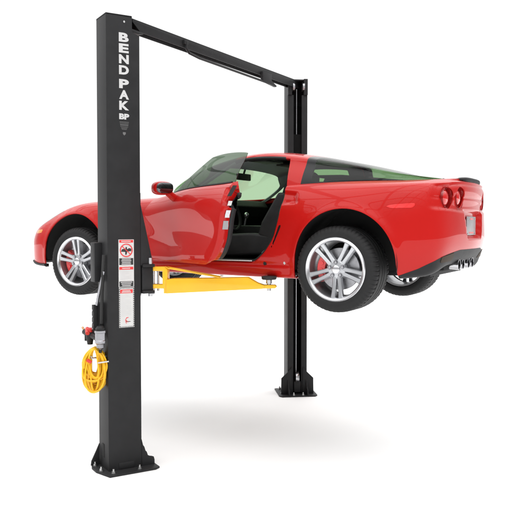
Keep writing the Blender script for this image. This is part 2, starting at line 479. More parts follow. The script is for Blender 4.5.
for i in range(NX):
    h = zc[i] - zb[i]; y = yb[i]
    th = .62 * min(h, .38)                            # tumblehome
    yr = max(y - th, .60 * y)
    cp = np.array([(y, zb[i]), (y - .30 * (y - yr), zb[i] + .36 * h), (y - .66 * (y - yr), zb[i] + .68 * h), (yr, zb[i] + .885 * h), (.60 * yr, zb[i] + .972 * h), (0, zc[i])])
    full = np.vstack([cp, cp[-2::-1] * V3(-1, 1)[:2]]) if False else np.vstack([cp, np.array([(-a, b) for a, b in cp[-2::-1]])])
    r = natspline(np.arange(11), full, np.linspace(0, 10, 2 * NT - 1))
    GG[i, :, 0] = gx[i]; GG[i, :, 1] = -r[:, 0]; GG[i, :, 2] = r[:, 1]
    GT[i, :, 0] = 5 - np.abs(np.linspace(-5, 5, 2 * NT - 1)); GT[i, :, 1] = gx[i]
GP, GTT, GF = grid_sheet(GG, GT)
GN = vnormals(GP, GF)
if (GN[np.argmax(GP[:, 2])][2]) < 0: GF = [f[::-1] for f in GF]; GN = -GN
GREEN = Sheet(GP, GN, GTT, GF)

# ---- trim the body shell
def arch(c): return lambda P, T: np.where(np.abs(P[:, 1]) > .55, np.hypot(P[:, 0] - c[0], P[:, 2] - c[1]) - c[2], 1.) if True else None
def arch2(c):
    # circle above its centre, straight sides below it
    def fn(P, T):
        dx = np.abs(P[:, 0] - c[0]); dz = np.maximum(P[:, 2] - c[1], 0)
        d = np.hypot(dx, dz) - c[2] - .10 * np.maximum(c[1] - P[:, 2], 0)
        return np.maximum(d, .5 - np.abs(P[:, 1]))
    return fn
b = BODY
for c in (FA, RA): b = b.split(arch2(c))[1]
foot = lambda P, T: np.maximum(np.maximum(np.abs(P[:, 1]) - (ybase(P[:, 0]) - .03), 2.14 - P[:, 2]), np.maximum(.74 - P[:, 0], P[:, 0] - 3.40))
b = b.split(foot)[1]
DOOR = rounded([(.905, 2.40), (.885, 2.19), (.800, 2.095), (.735, 1.85), (.775, 1.675), (1.93, 1.672), (2.03, 1.752), (2.115, 1.87), (2.175, 2.04), (2.198, 2.20), (2.185, 2.40)], .05)
dfn = lambda o: (lambda P, T: np.maximum(np.maximum(sdf(DOOR, P[:, 0], P[:, 2]) + o, .5 - np.abs(P[:, 1])), T[:, 0] - 8.35))
door_in, rest = b.split(dfn(.003))
b = rest.split(dfn(-.003))[1]
DNEAR, DFAR = door_in.split(lambda P, T: P[:, 1])
# lower black diffuser and front lip
def zdiff(x): return np.interp(x, [3.10, 3.17, 3.30, 3.40, 3.47, 3.50, 3.6], [1.585, 1.606, 1.658, 1.715, 1.77, 1.792, 1.796])
DIFF, b = b.split(lambda P, T: np.maximum(P[:, 2] - zdiff(P[:, 0]), 3.06 - P[:, 0]))
LIP, b = b.split(lambda P, T: np.maximum(P[:, 2] - 1.612 - .026 * sstep(-.5, -.8, P[:, 0]), P[:, 0] + .30))
# tail lamp holes, brake duct slot
LAMPS = [(-.585, 2.198, .085), (-.385, 2.204, .085), (.385, 2.204, .085), (.585, 2.198, .085)]
for (ly, lz, lr) in LAMPS:
    b = b.split(lambda P, T: np.maximum(np.hypot((P[:, 1] - ly) * 1.0, P[:, 2] - lz) - lr, 3.2 - P[:, 0]))[1]
SLOT = rounded([(2.092, 1.805), (2.106, 1.800), (2.200, 1.985), (2.176, 1.995)], .008)
b = b.split(lambda P, T: np.maximum(sdf(SLOT, P[:, 0], P[:, 2]), .5 - np.abs(P[:, 1])))[1]
GAPL = [(2.185, 1.9895), (2.325, 1.994), (2.325, 1.998), (2.185, 1.9945)]
b = b.split(lambda P, T: np.maximum(sdf(GAPL, P[:, 0], P[:, 2]) - .0008, .5 - np.abs(P[:, 1])))[1]
# hood shut line
HOODL = .66
body = sheet_obj('body', b, [M['paint'], M['liner']], CAR, th=.016, rim_m=0)
sheet_obj('rear_diffuser', DIFF, [M['black_plastic']], CAR, th=.02, off=.002)
# front lip sticks out a little
sheet_obj('front_splitter', LIP, [M['black_plastic']], CAR, th=.03, off=.016)

def patch(name, poly, mname, off=.003, th=.006, ymin=-9, ymax=9, xmin=-9, plane='xz', parent=CAR, src=BODY, near=True, rad=.01):
    pl = rounded(poly, rad)
    def fn(P, T):
        a = P[:, 0] if plane == 'xz' else P[:, 1]
        g = .3 - np.abs(P[:, 1]) if plane == 'xz' else xmin - P[:, 0]
        d = np.maximum(sdf(pl, a, P[:, 2]), g)
        if plane == 'xz': d = np.maximum(d, P[:, 1] if near else -P[:, 1])
        return d
    sh = src.pick(fn)
    return sheet_obj(name, sh, [M[mname]], parent, th=th, off=off)
for nr in (True, False):
    patch('front_side_marker', [(-.605, 1.907), (-.595, 1.940), (-.475, 1.948), (-.490, 1.915)], 'lens_orange', near=nr)
    patch('rear_side_marker', [(3.062, 2.132), (3.16, 2.143), (3.278, 2.151), (3.284, 2.138), (3.265, 2.116), (3.12, 2.114)], 'lens_bright', near=nr, off=.003)
    patch('brake_vent', [(2.08, 1.79), (2.12, 1.79), (2.34, 1.99), (2.33, 2.005), (2.16, 2.005)], 'dark_hole', off=-.017, th=.004, near=nr)
    patch('headlight', [(-.66, 1.985), (-.60, 2.03), (-.36, 2.115), (-.22, 2.165), (-.24, 2.13), (-.42, 2.04), (-.58, 1.975)], 'lamp_silver', off=.002, near=nr)
    patch('diffuser_reflector', [(-.66 if nr else .44, 1.70), (-.655 if nr else .455, 1.745), (-.46 if nr else .665, 1.775), (-.44 if nr else .66, 1.71)], 'lens_clear', off=.006, plane='yz', xmin=3.2)
    # jacking studs on the sill
    patch('sill_stud', [(2.215, 1.668), (2.215, 1.692), (2.239, 1.692), (2.239, 1.668)], 'ring_metal', off=.003, near=nr, rad=.010)
    patch('sill_plug', [(2.018, 1.655), (2.018, 1.687), (2.05, 1.687), (2.05, 1.655)], 'black_plastic', off=.003, near=nr, rad=.013)

# ---- far door (shut) and near door (open)
farg = lambda P, T: -P[:, 1]
BL = lambda z: 2.186 - .16 * (z - 2.30)               # window rear edge at height z
HL = lambda z: 2.303 + .02 * (z - 2.30)               # rear edge of the red roof hoop
AP = lambda x: (x - 1.08) * 3.1 / .60                  # section parameter along the windscreen pillar
TR = 2.45                                             # roof rail
rail = lambda P, T: T[:, 0] - TR
sidewin = lambda P, T: np.maximum(np.maximum(T[:, 0] - np.minimum(TR, AP(P[:, 0]) - .34), P[:, 0] - BL(P[:, 2])), -1.)
WIN, g = GREEN.split(sidewin)
WNEAR, WFAR = WIN.split(lambda P, T: P[:, 1])
wind = lambda P, T: np.maximum(np.maximum(AP(P[:, 0]) - T[:, 0] + .10, 0) * .2 + (P[:, 0] - 1.36), AP(P[:, 0]) + .12 - T[:, 0] if False else np.maximum(P[:, 0] - 1.62, (AP(P[:, 0]) - .04 - T[:, 0]) * .18))
WIND, g = g.split(wind)
HATCH, g = g.split(lambda P, T: HL(P[:, 2]) - P[:, 0])
ROOF, PILL = g.split(lambda P, T: np.where(P[:, 0] < 2.02, 1.60 - P[:, 0], -.1 - 0 * P[:, 0]))
# side rail: red roof edge above a black seal
SEAL, ROOF = ROOF.split(lambda P, T: np.maximum(np.maximum(T[:, 0] - (TR + .16), P[:, 0] - 2.10), np.minimum(P[:, 0] - BL(P[:, 2]) - .02, 1.)))
SEALN, SEALF = SEAL.split(lambda P, T: P[:, 1])
sheet_obj('windscreen', WIND, [M['glass']], CAR, th=.005)
sheet_obj('roof_panel', ROOF, [M['paint'], M['cabin']], CAR, th=.03)
sheet_obj('windscreen_pillar', PILL, [M['black_trim'], M['pillar']], CAR, th=.035, rim_m=1)
sheet_obj('roof_seal', SEALN, [M['rubber']], CAR, th=.03); sheet_obj('roof_seal', SEALF, [M['rubber']], CAR, th=.03)
# hatch: glass with a black frit border
FRIT = lambda P, T: np.minimum(np.minimum(T[:, 0] - .34, (P[:, 0] - 2.39) * 8), (3.37 - P[:, 0]) * 10)
FR, HG = HATCH.split(FRIT)
hatch = sheet_obj('hatch_glass', HG, [M['hatch_glass']], CAR, th=.005)
sheet_obj('hatch_frame', FR, [M['black_trim']], CAR, th=.012)
sheet_obj('side_window', WFAR, [M['glass']], CAR, th=.005)

HX, HY = .80, -.80
ANG = math.radians(-26)
ca, sa = math.cos(ANG), math.sin(ANG)
def rotp(p): return V3(HX + (p[0] - HX) * ca - (p[1] - HY) * sa, HY + (p[0] - HX) * sa + (p[1] - HY) * ca, p[2])
def rotn(n): return V3(n[0] * ca - n[1] * sa, n[0] * sa + n[1] * ca, n[2])
door = sheet_obj('door', DNEAR.transformed(rotp, rotn), [M['paint'], M['cabin']], CAR, th=.085, rim_m=0, label='open red driver door')
fdoor = sheet_obj('door', DFAR, [M['paint'], M['cabin']], CAR, th=.05, rim_m=0)
sheet_obj('door_glass', WNEAR.transformed(rotp, rotn), [M['door_glass']], door, th=.005)
def R_(mb): mb.v = [tuple(rotp(p)) for p in mb.v]; return mb
# black inner trim and weatherstrip of the open door, slightly inside its edge
inner = DNEAR.pick(lambda P, T: sdf(DOOR, P[:, 0], P[:, 2]) + .022)
sheet_obj('door_trim', inner.transformed(rotp, rotn), [M['cabin2']], door, th=.05, off=-.087)
# belt seal along the window base
mb = MB(); xs = np.linspace(1.2, 2.16, 24)
mb.tube([(x, -(ybase(x) + .004), float(np.interp(x, gx, zb)) + .016) for x in xs], .009, 6); obj('window_seal', R_(mb), M['rubber'], door)
# latch plate and stickers on the rear shut face of the door
def shut(z, inset=.05):
    xs = np.interp(z, [1.672, 1.752, 1.87, 2.04, 2.20, 2.3], [1.93, 2.03, 2.115, 2.175, 2.198, 2.192])
    ys = -np.interp(z, [1.67, 1.9, 2.06, 2.2, 2.3], [.885, .893, .902, .868, .80])
    return V3(xs, ys + inset, z)
def shut_quad(name, z0, z1, w0, w1, m, parent, lift=.004):
    mb = MB(); Gd = []
    for k in range(4):
        z = z0 + (z1 - z0) * k / 3
        a, bq = shut(z, w0), shut(z, w1); dz = (shut(z + .01) - shut(z - .01)); nn = np.cross(dz, bq - a); nn /= np.linalg.norm(nn)
        if nn[0] < 0: nn = -nn
        Gd.append([a + nn * lift, bq + nn * lift])
    mb.grid(Gd); return obj(name, R_(mb), m, parent, sharp=60)
shut_quad('door_latch', 2.045, 2.10, .025, .065, M['steel'], door, .010)
shut_quad('label', 1.955, 2.02, .02, .070, M['sticker_grey'], door)
shut_quad('door_seal', 2.205, 2.288, -.002, .036, M['rubber'], door)
shut_quad('label', 2.135, 2.17, .025, .06, M['sticker'], door)
# exterior mirror on the open door
mb = MB()
mb.ellipsoid((1.375, -.985, 2.296), .066, .088, .057, 16, .72)
mir = obj('mirror', R_(mb), M['paint'], door)
mb = MB(); mb.tube([(1.36, -.80, 2.20), (1.365, -.86, 2.215), (1.375, -.93, 2.262)], [.04, .034, .03], 10); obj('mirror_stalk', R_(mb), M['paint'], mir)
mb = MB(); mb.ellipsoid((1.433, -.987, 2.296), .014, .076, .046, 14, .65); obj('mirror_glass', R_(mb), M['mirror'], mir)
mb = MB(); mb.ellipsoid((1.345, 1.01, 2.293), .070, .112, .058, 16, .8)
fm = obj('mirror', mb, M['paint'], fdoor)
mb = MB(); mb.tube([(1.33, .81, 2.20), (1.335, .87, 2.215), (1.345, .94, 2.262)], [.04, .034, .03], 10); obj('mirror_stalk', mb, M['paint'], fm)

# ---- cabin
def door_ring(inset, y):
    out = []
    for p in rounded([(.895, 2.30), (.885, 2.19), (.800, 2.095), (.735, 1.85), (.775, 1.675), (1.93, 1.672), (2.03, 1.752), (2.115, 1.87), (2.175, 2.04), (2.198, 2.20), (2.185, 2.30)], .05):
        out.append(p)
    return out
def side_y(x, z):
    q = BODY.P; m = (q[:, 1] < -.5)
    i = np.argmin((q[m, 0] - x) ** 2 + (q[m, 2] - z) ** 2); return q[m][i, 1]
ring = door_ring(0, 0)[6:-5]
ring = [p for p in ring]
mb = MB(); Gd = [[], [], [], []]
cen = np.array([1.5, 2.0])
for p in ring:
    p = np.array(p); y = side_y(p[0], min(p[1], 2.28))
    dn = cen - p; dn = dn / np.linalg.norm(dn)
    Gd[0].append((p[0] - dn[0] * .004, y + .015, p[1] - dn[1] * .004)); q = p + dn * .012; Gd[1].append((q[0], y + .022, q[1]))
    q = p + dn * .035; Gd[2].append((q[0], y + .05, q[1])); q = p + dn * .03; Gd[3].append((q[0], y + .22, q[1]))
mb.grid(Gd[:2]); mb.grid(Gd[1:], mi=1)
obj('door_jamb', mb, [M['paint'], M['cabin']], CAR, sharp=60)
mb = MB(); mb.box((1.02, -.865, 1.685), (1.90, -.79, 1.697)); obj('sill_plate', mb, M['steel'], CAR)
mb = MB()
mb.box((.45, -.72, 1.60), (2.25, .72, 1.63)); mb.box((.5, -.80, 1.60), (2.2, -.70, 1.70)); mb.box((.5, .70, 1.60), (2.2, .80, 1.70))
obj('cabin_floor', mb, M['carpet'], CAR)
mb = MB(); fr = lambda a, bq, c: V3(a, c, bq)
mb.prism([(2.16, 1.62), (2.30, 2.20), (2.34, 2.22), (2.36, 1.62)], -.76, .76, fr, .01)
mb.box((2.30, -.70, 2.195), (3.36, .70, 2.225)); obj('cargo_bulkhead', mb, M['carpet'], CAR)
mb = MB()
prof = [(.70, 1.75), (.72, 2.20), (.82, 2.225), (1.0, 2.25), (1.16, 2.24), (1.20, 2.18), (1.15, 2.08), (1.05, 1.95), (.90, 1.80)]
mb.prism(prof, -.72, .72, fr, .012); dash = obj('dashboard', mb, M['cabin2'], CAR, sharp=50)
mb = MB(); mb.prism([(1.0, 2.24), (1.05, 2.285), (1.16, 2.275), (1.22, 2.225), (1.15, 2.20)], -.52, -.20, fr, .01); obj('instrument_hood', mb, M['cabin2'], dash)
mb = MB(); mb.prism([(.8, 1.63), (.8, 1.90), (1.05, 1.99), (1.9, 1.98), (2.2, 2.02), (2.2, 1.63)], -.13, .13, fr, .02); tun = obj('centre_console', mb, M['cabin2'], CAR)
mb = MB(); mb.tube([(1.32, 0, 1.97), (1.34, 0, 2.06)], .012, 8); mb.ellipsoid((1.345, 0, 2.085), .026, .024, .03, 8); obj('gear_lever', mb, M['steel'], tun)
# steering wheel
mb = MB(); sc = V3(1.36, -.36, 2.11); sax = V3(.92, 0, .38); sax /= np.linalg.norm(sax); su = V3(0, 1, 0); sw = np.cross(sax, su)
mb.tube([sc + .18 * (math.cos(a) * su + math.sin(a) * sw) for a in np.linspace(0, 2 * PI, 40, endpoint=False)], .016, 8, True)
for a in (.15, PI - .15, -PI / 2): mb.tube([sc - sax * .02, sc + .17 * (math.cos(a) * su + math.sin(a) * sw)], [.022, .014], 8)
mb.lathe([(-.05, 0), (-.05, .05), (0, .06), (.012, .04), (.014, 0)], sc, sax, 20); mb.tube([sc, sc - sax * .25], .03, 10)
obj('steering_wheel', mb, M['cabin'], CAR)
def seat(yc):
    mb = MB()
    def cush(x0, x1, z0, z1, lean, w, th):
        Gd = []
        return
    prof = [(2.06, 1.80), (2.20, 2.30), (2.215, 2.42), (2.17, 2.465), (2.09, 2.44), (2.04, 2.32), (1.93, 1.98), (1.90, 1.88)]
    mb.prism(prof, yc - .20, yc + .20, fr, .03)
    s = obj('seat', mb, M['cabin'], CAR, sharp=60)
    for sg in (-1, 1):
        mb = MB(); mb.prism([(1.98, 1.85), (2.10, 2.26), (2.02, 2.27), (1.86, 2.02), (1.82, 1.90)], yc + sg * .17, yc + sg * .265, fr, .025); obj('backrest_bolster', mb, M['cabin2'], s, sharp=60)
        mb = MB(); mb.prism([(1.36, 1.80), (1.38, 1.905), (1.75, 1.92), (1.98, 1.90), (2.0, 1.74), (1.40, 1.70)], yc + sg * .16, yc + sg * .265, fr, .025); obj('cushion_bolster', mb, M['cabin2'], s, sharp=60)
    mb = MB(); mb.prism([(1.34, 1.74), (1.35, 1.86), (1.42, 1.88), (1.95, 1.83), (2.0, 1.70)], yc - .19, yc + .19, fr, .025); obj('seat_cushion', mb, M['cabin'], s, sharp=60)
    return s
sd = seat(-.37); seat(.37)
mb = MB(); mb.tube([(2.17, -.68, 2.30), (2.10, -.66, 2.02), (1.96, -.645, 1.80), (1.88, -.64, 1.74)], [.016, .02, .022, .016], 8); obj('seat_belt', mb, M['pillar'], CAR)
mb = MB(); mb.box((1.30, -.12, 2.425), (1.33, .12, 2.49), bev=.012); mb.tube([(1.31, 0, 2.47), (1.34, 0, 2.555)], .01, 6); obj('rear_view_mirror', mb, M['cabin'], CAR)
for sg in (-1, 1):
    mb = MB(); mb.box((1.62, sg * .10, 2.56), (1.80, sg * .44, 2.575), bev=.006); obj('sun_visor', mb, M['cabin2'], CAR)

# ---- tail: lamps, plate, exhaust, high stop lamp
for (ly, lz, lr) in LAMPS:
    p, n = on_tail(ly, lz)
    ax = V3(.985, .17 * np.sign(ly) * (abs(ly) / .64) ** 2, 0); ax /= np.linalg.norm(ax)
    o = p - ax * .052
    mb = MB(); mb.lathe([(0.0, 0), (0, lr * .55), (.004, lr * .98), (.055, lr * 1.03)], o, ax, 40)
    tl = obj('tail_lamp', mb, M['lens_dark'], CAR)
    mb = MB(); mb.lathe([(.002, lr * .80), (.03, lr * .74), (.043, lr * .58), (.050, lr * .3), (.052, 0)], o, ax, 40); obj('lamp_lens', mb, M['lens_red'], tl)
    mb = MB(); mb.lathe([(.002, lr * .97), (.018, lr * .95), (.018, lr * .82), (.002, lr * .80)], o, ax, 40); obj('lamp_bezel', mb, M['lens_red'], tl)
mb = MB(); mb.box((3.497, -.152, 1.905), (3.503, .152, 2.058), bev=.002); pl = obj('licence_plate', mb, M['plate'], CAR)
for sg in (-1, 1):
    for zz in (2.04, 1.922):
        mb = MB(); mb.lathe([(0, 0), (0, .007), (.004, .007), (.005, 0)], (3.503, sg * .12, zz), (1, 0, 0), 10); obj('plate_screw', mb, M['steel'], pl)
for k, (zz, w_) in enumerate(((2.038, .05), (1.925, .075))):
    mb = MB(); mb.box((3.5032, -w_, zz - .007), (3.5044, w_, zz + .007), None, 0); obj('plate_band', mb, M['caliper'], pl)
mb = MB(); mb.ellipsoid((3.475, .02, 2.350), .05, .28, .027, 14, .6); obj('high_stop_lamp', mb, M['black_plastic'], CAR)
for k, yy in enumerate((-.225, -.095, .095, .225)):
    mb = MB(); mb.lathe([(-.12, .038), (-.01, .043), (0, .043), (.002, .041), (.0, .039), (-.10, .037)], (3.462, yy, 1.668), (1, 0, -.03), 32)
    ex = obj('exhaust_tip', mb, M['chrome'], CAR)
    mb = MB(); mb.lathe([(-.10, 0), (-.10, .0365)], (3.462, yy, 1.668), (1, 0, -.03), 24); obj('pipe_hollow', mb, M['dark_hole'], ex)
mb = MB(); mb.box((2.98, -.42, 1.625), (3.34, .42, 1.73), bev=.03); obj('silencer', mb, M['steel'], CAR)
mb = MB(); mb.box((3.31, -.40, 1.625), (3.385, .40, 1.78), bev=.01); obj('exhaust_surround', mb, M['dark_hole'], CAR)

# ---- wheel housings, floor pan
for (cx, cz, R), nm in ((FA, 'f'), (RA, 'r')):
    for sg in (-1, 1):
        mb = MB(); Gd = []
        for yy in (.50, .885 if nm == 'f' else .91):
            Gd.append([(cx + (R + .012) * math.cos(a), sg * yy, cz + (R + .012) * math.sin(a)) for a in np.linspace(-.16, PI + .16, 40)])
        mb.grid(Gd)
        n0 = [(cx, sg * .50, cz - .1)] ; mb.add(Gd[0] + n0, [(i, i + 1, len(Gd[0])) for i in range(len(Gd[0]) - 1)])
        obj('wheel_arch_liner', mb, M['liner'], CAR)
mb = MB()
mb.box((.40, -.74, 1.572), (2.30, .74, 1.600)); mb.box((-.80, -.48, 1.615), (.40, .48, 1.65)); mb.box((2.30, -.48, 1.58), (3.30, .48, 1.62))
obj('underbody', mb, M['black_plastic'], CAR)
for xx in (0, 2.685):
    mb = MB(); mb.tube([(xx, -.70, WZ), (xx, .70, WZ)], .03, 10)
    for sg in (-1, 1): mb.tube([(xx, sg * .40, WZ), (xx + .08, sg * .45, WZ - .06), (xx, sg * .70, WZ - .10)], .02, 8); mb.tube([(xx + .02, sg * .62, WZ - .05), (xx + .02, sg * .52, WZ + .30)], .03, 10)
    obj('suspension', mb, M['disc'], CAR)
# dark sheet added under the hatch to block the view through its lower glass
mb = MB(); mb.prism([(2.34, 2.40), (2.62, 2.395), (3.15, 2.335), (3.15, 2.325), (2.62, 2.383), (2.34, 2.388)], -.66, .66, fr, .003); obj('added_dark_sheet', mb, M['carpet'], CAR)

# ---- wheels
def make_wheel(x, y, rt, wt, rr, rot):
    """outer face towards -y, origin at the wheel centre"""
    c = V3(x, y, WZ); hw = wt / 2
    yo = -hw                                          # outer face
    L = lambda dx, dy, dz: c + V3(dx, dy, dz)
    # wheel: the hub barrel carries its parts
    mb = MB()
    mb.lathe([(hw * .92, rr - .012), (hw * .90, rr - .03), (hw * .4, rr - .035), (0, rr - .045), (yo * .5, rr - .035), (yo + .012, rr - .022)], c, (0, 1, 0), 72)
    w = obj('wheel', mb, M['alloy'], CAR, loc=c)
    prof = [(yo + .004, rr - .006), (yo - .006, rr + .012), (yo - .010, rr + .03), (yo - .008, rt - .045), (yo + .004, rt - .022), (yo + .020, rt - .008), (yo + .040, rt - .002)]
    for g in (-.45, -.12, .12, .45):
        gy = g * hw * 1.2
        prof += [(gy - .006, rt), (gy - .005, rt - .007), (gy + .005, rt - .007), (gy + .006, rt)]
    prof += [(hw - .040, rt - .002), (hw - .02, rt - .008), (hw - .004, rt - .022), (hw + .008, rt - .045), (hw + .008, rr + .02), (hw - .004, rr - .006)]
    sh = (4, 5, 6, 7, len(prof) - 5, len(prof) - 6, len(prof) - 7)
    mb = MB(); mb.lathe(prof, c, (0, 1, 0), 420, wob=lambda i, j: (-.005 if (j % 7) < 2 and i in sh else 0))
    obj('tyre', mb, M['tyre'], w, sharp=28)
    # polished lip
    mb = MB(); mb.lathe([(yo + .016, rr - .034), (yo + .004, rr - .028), (yo - .002, rr - .022), (yo - .004, rr - .008), (yo + .002, rr - .001), (yo + .012, rr), (yo + .03, rr - .016)], c, (0, 1, 0), 96)
    obj('rim', mb, M['alloy2'], w)
    # five pairs of twin spokes
    mb = MB(); ro = rr - .022
    for k in range(5):
        th = rot + 2 * PI * k / 5
        e = V3(math.cos(th), 0, math.sin(th)); q = V3(-math.sin(th), 0, math.cos(th))
        for sg in (-1, 1):
            secs = []
            for t in np.linspace(0, 1, 9):
                r = .045 + t * (ro - .045)
                lat = sg * (.0170 + .0165 * t ** 1.1)
                wd = .0185 - .003 * math.sin(PI * t) + .004 * max(0, t - .8) * 5
                f_ = yo + .030 - .020 * t ** 1.5
                bk = f_ + .035 + .012 * (1 - t)
                ctr = c + e * r + q * lat
                secs.append([ctr - q * wd + V3(0, bk, 0), ctr - q * wd + V3(0, f_ + .007, 0), ctr - q * (wd - .006) + V3(0, f_, 0), ctr + q * (wd - .006) + V3(0, f_, 0), ctr + q * wd + V3(0, f_ + .007, 0), ctr + q * wd + V3(0, bk, 0)])
            mb.grid(secs)
    mb.lathe([(yo + .075, .078), (yo + .036, .074), (yo + .030, .066), (yo + .028, .036), (yo + .028, 0)], c, (0, 1, 0), 48)
    obj('spokes', mb, M['alloy'], w, sharp=32)
    mb = MB(); mb.lathe([(yo + .03, .034), (yo + .018, .033), (yo + .014, .028), (yo + .013, 0)], c, (0, 1, 0), 32); obj('centre_cap', mb, M['alloy2'], w)
    for k in range(5):
        th = rot + 2 * PI * (k + .5) / 5; p = L(.056 * math.cos(th), 0, .056 * math.sin(th))
        mb = MB(); mb.lathe([(yo + .034, .0175), (yo + .022, .0175), (yo + .026, .0125), (yo + .030, .0125)], p, (0, 1, 0), 16); mb.lathe([(yo + .032, .010), (yo + .020, .010), (yo + .018, .006), (yo + .018, 0)], p, (0, 1, 0), 6)
        obj('wheel_nut', mb, M['disc'], w)
    mb = MB(); d0 = yo + .105
    mb.lathe([(d0, .07), (d0, .165), (d0 + .028, .165), (d0 + .028, .07)], c, (0, 1, 0), 64, closed=True); mb.lathe([(d0 - .02, 0), (d0 - .02, .08), (d0 + .02, .085)], c, (0, 1, 0), 32)
    obj('brake_disc', mb, M['disc'], w)
    mb = MB(); secs = []
    for a in np.linspace(PI - .62, PI + .62, 13) if rot < 0 or True else []:
        e = V3(math.cos(a), 0, math.sin(a)); secs.append([c + e * .108 + V3(0, d0 - .048, 0), c + e * .168 + V3(0, d0 - .052, 0), c + e * .182 + V3(0, d0 - .03, 0), c + e * .182 + V3(0, d0 + .05, 0), c + e * .108 + V3(0, d0 + .05, 0)])
    mb.grid([s_ + [s_[0]] for s_ in secs]); mb.add(secs[0], [(0, 1, 2, 3, 4)]); mb.add(secs[-1], [(0, 1, 2, 3, 4)])
    cal = obj('brake_caliper', mb, M['caliper'], w)
    mb = MB()
    for a in (PI - .33, PI + .05, PI + .40): mb.lathe([(d0 - .056, .016), (d0 - .044, .018)], c + V3(.14 * math.cos(a), 0, .14 * math.sin(a)), (0, 1, 0), 16); mb.lathe([(d0 - .056, 0), (d0 - .056, .016)], c + V3(.14 * math.cos(a), 0, .14 * math.sin(a)), (0, 1, 0), 16)
    obj('caliper_piston_boss', mb, M['caliper'], cal)
    return w
def copy_part(o, parent, loc, rz):
    c = o.copy(); COL.objects.link(c); c.parent = parent; c.location = loc; c.rotation_euler = (0, 0, rz)
    for ch_ in o.children:
        d_ = ch_.copy(); COL.objects.link(d_); d_.parent = c
        for g_ in ch_.children:
            e_ = g_.copy(); COL.objects.link(e_); e_.parent = d_
    return c
wf = make_wheel(0, -.795, .325, .275, .240, PI / 2 + .06)
wr = make_wheel(2.685, -.790, .339, .325, .2535, -PI / 2 + .05)
# the caliper boss is a third level below the wheel: fold it into the caliper's own level
for w in (wf, wr):
    for ch_ in list(w.children):
        for g_ in list(ch_.children): g_.parent = w; g_.location = ch_.location + g_.location
cl = CAR.location
copy_part(wf, CAR, Vector((0, .795, WZ)) - cl, PI)
copy_part(wr, CAR, Vector((2.685, .790, WZ)) - cl, PI)

# ================================================================== THE LIFT
LIFT = thing('two_post_lift', (1.07, .05, 0), 'black two-post car lift with yellow swing arms and an overhead beam', 'car lift')
class Fr:
    """column frame: a = depth towards the open side, b = width"""
    def __init__(s, o, A, B): s.o = np.array(o, float); s.A = np.array(A, float); s.B = np.array(B, float)
    def __call__(s, a, b, z): p = s.o + a * s.A + b * s.B; return V3(p[0], p[1], z)
    def abz(s): return s
a36 = math.radians(36)
NEARF = Fr((1.060, -1.706), (.5, .8660), (-.8660, .5))
Af = np.array([math.sin(a36), -math.cos(a36)]); Bf = np.array([-math.cos(a36), -math.sin(a36)])
FARF = Fr(np.array([1.065, 1.645]) - .14 * Af - .115 * Bf, Af, Bf)
DA, WB, TH = .280, .230, .012
def column(fr_, notch, H):
    mb = MB()
    z0 = .012
    fab = lambda a, b, z: fr_(a, b, z)
    mb.box((0, 0, z0), (TH, WB, H), fab, .004)                                  # web
    if notch:
        f2 = lambda a, z, b: fr_(a, b, z)
        for b0, b1 in ((0, TH), (WB - TH, WB)):
            mb.prism([(TH * .5, z0), (DA, z0), (DA, 3.505), (.218, 3.53), (.218, H - .001), (TH * .5, H - .001)], b0, b1, f2, .003)
        top = 3.50
    else:
        mb.box((TH * .5, 0.0005, z0), (DA, TH, H), fab, .003); mb.box((TH * .5, WB - TH, z0), (DA, WB - .0005, H), fab, .003); top = 3.50
    mb.box((DA - TH, .001, z0), (DA + .0005, .068, top), fab, .003); mb.box((DA - TH, WB - .068, z0), (DA + .0005, WB - .001, top), fab, .003)   # lips
    c = obj('column', mb, M['post'], LIFT)
    mb = MB(); mb.box((TH, TH, z0), (.10, WB - TH, 3.40), fab, .002); obj('cable_channel', mb, M['post_dark'], c)
    mb = MB(); mb.box((.0, .0, H - .014), (.215 if notch else DA, WB, H + .001), fab, .002); obj('top_cap', mb, M['post2'], c)
    # base plate
    mb = MB(); f3 = lambda a, b, z: fr_(a, b, z)
    mb.prism([(-.085, .06), (-.085, WB - .06), (-.03, WB + .11), (.36, WB + .11), (.405, WB + .08), (.405, -.08), (.36, -.11), (-.03, -.11)], .0, .014, f3, .003)
    bp = obj('base_plate', mb, M['post'], c)
    f2 = lambda a, z, b: fr_(a, b, z)
    fb = lambda b, z, a: fr_(a, b, z)
    for b0 in (.0005, WB - .0125):                    # stepped gussets running in under the car
        mb = MB(); mb.prism([(DA + .002, .013), (DA + .002, .235), (.294, .185), (.305, .17), (.316, .135), (.326, .125), (.336, .095), (.355, .085), (.37, .082), (.388, .075), (.395, .05), (.395, .013)], b0, b0 + .012, f2, .002)
        obj('gusset', mb, M['post'], c)
        if b0 > .1: mb = MB(); mb.prism([(-.002, .013), (-.002, .19), (-.03, .13), (-.07, .05), (-.075, .013)], b0, b0 + .012, f2, .002); obj('gusset', mb, M['post'], c)
    if not notch:
        for sgn, e in ((-1, 0.), (1, WB)):            # side flanges of the open face
            q = lambda t: e + sgn * t
            mb = MB(); mb.prism([(q(-.05), .013), (q(-.05), .33), (q(.002), .27), (q(.075), .20), (q(.078), .013)], DA + .002, DA + .014, fb, .002); obj('gusset', mb, M['post'], c)
    # anchor bolts
    for (a, b) in ((-.045, .05), (-.045, WB - .03), (.02, -.055), (.24, -.055), (.02, WB + .055), (.24, WB + .055), (.37, .06), (.37, WB - .06)):
        p = fr_(a, b, .014); mb = MB(); mb.lathe([(0, .022), (.004, .022), (.004, .015), (.018, .015), (.020, .008), (.034, .008), (.036, 0)], p, (0, 0, 1), 12); obj('anchor_bolt', mb, M['ring_metal'], bp)
    return c
cN = column(NEARF, True, 3.655); cN['label'] = 'nearer column with white lettering and warning label'
cF = column(FARF, False, 3.68); cF['label'] = 'farther column with its open channel in view'
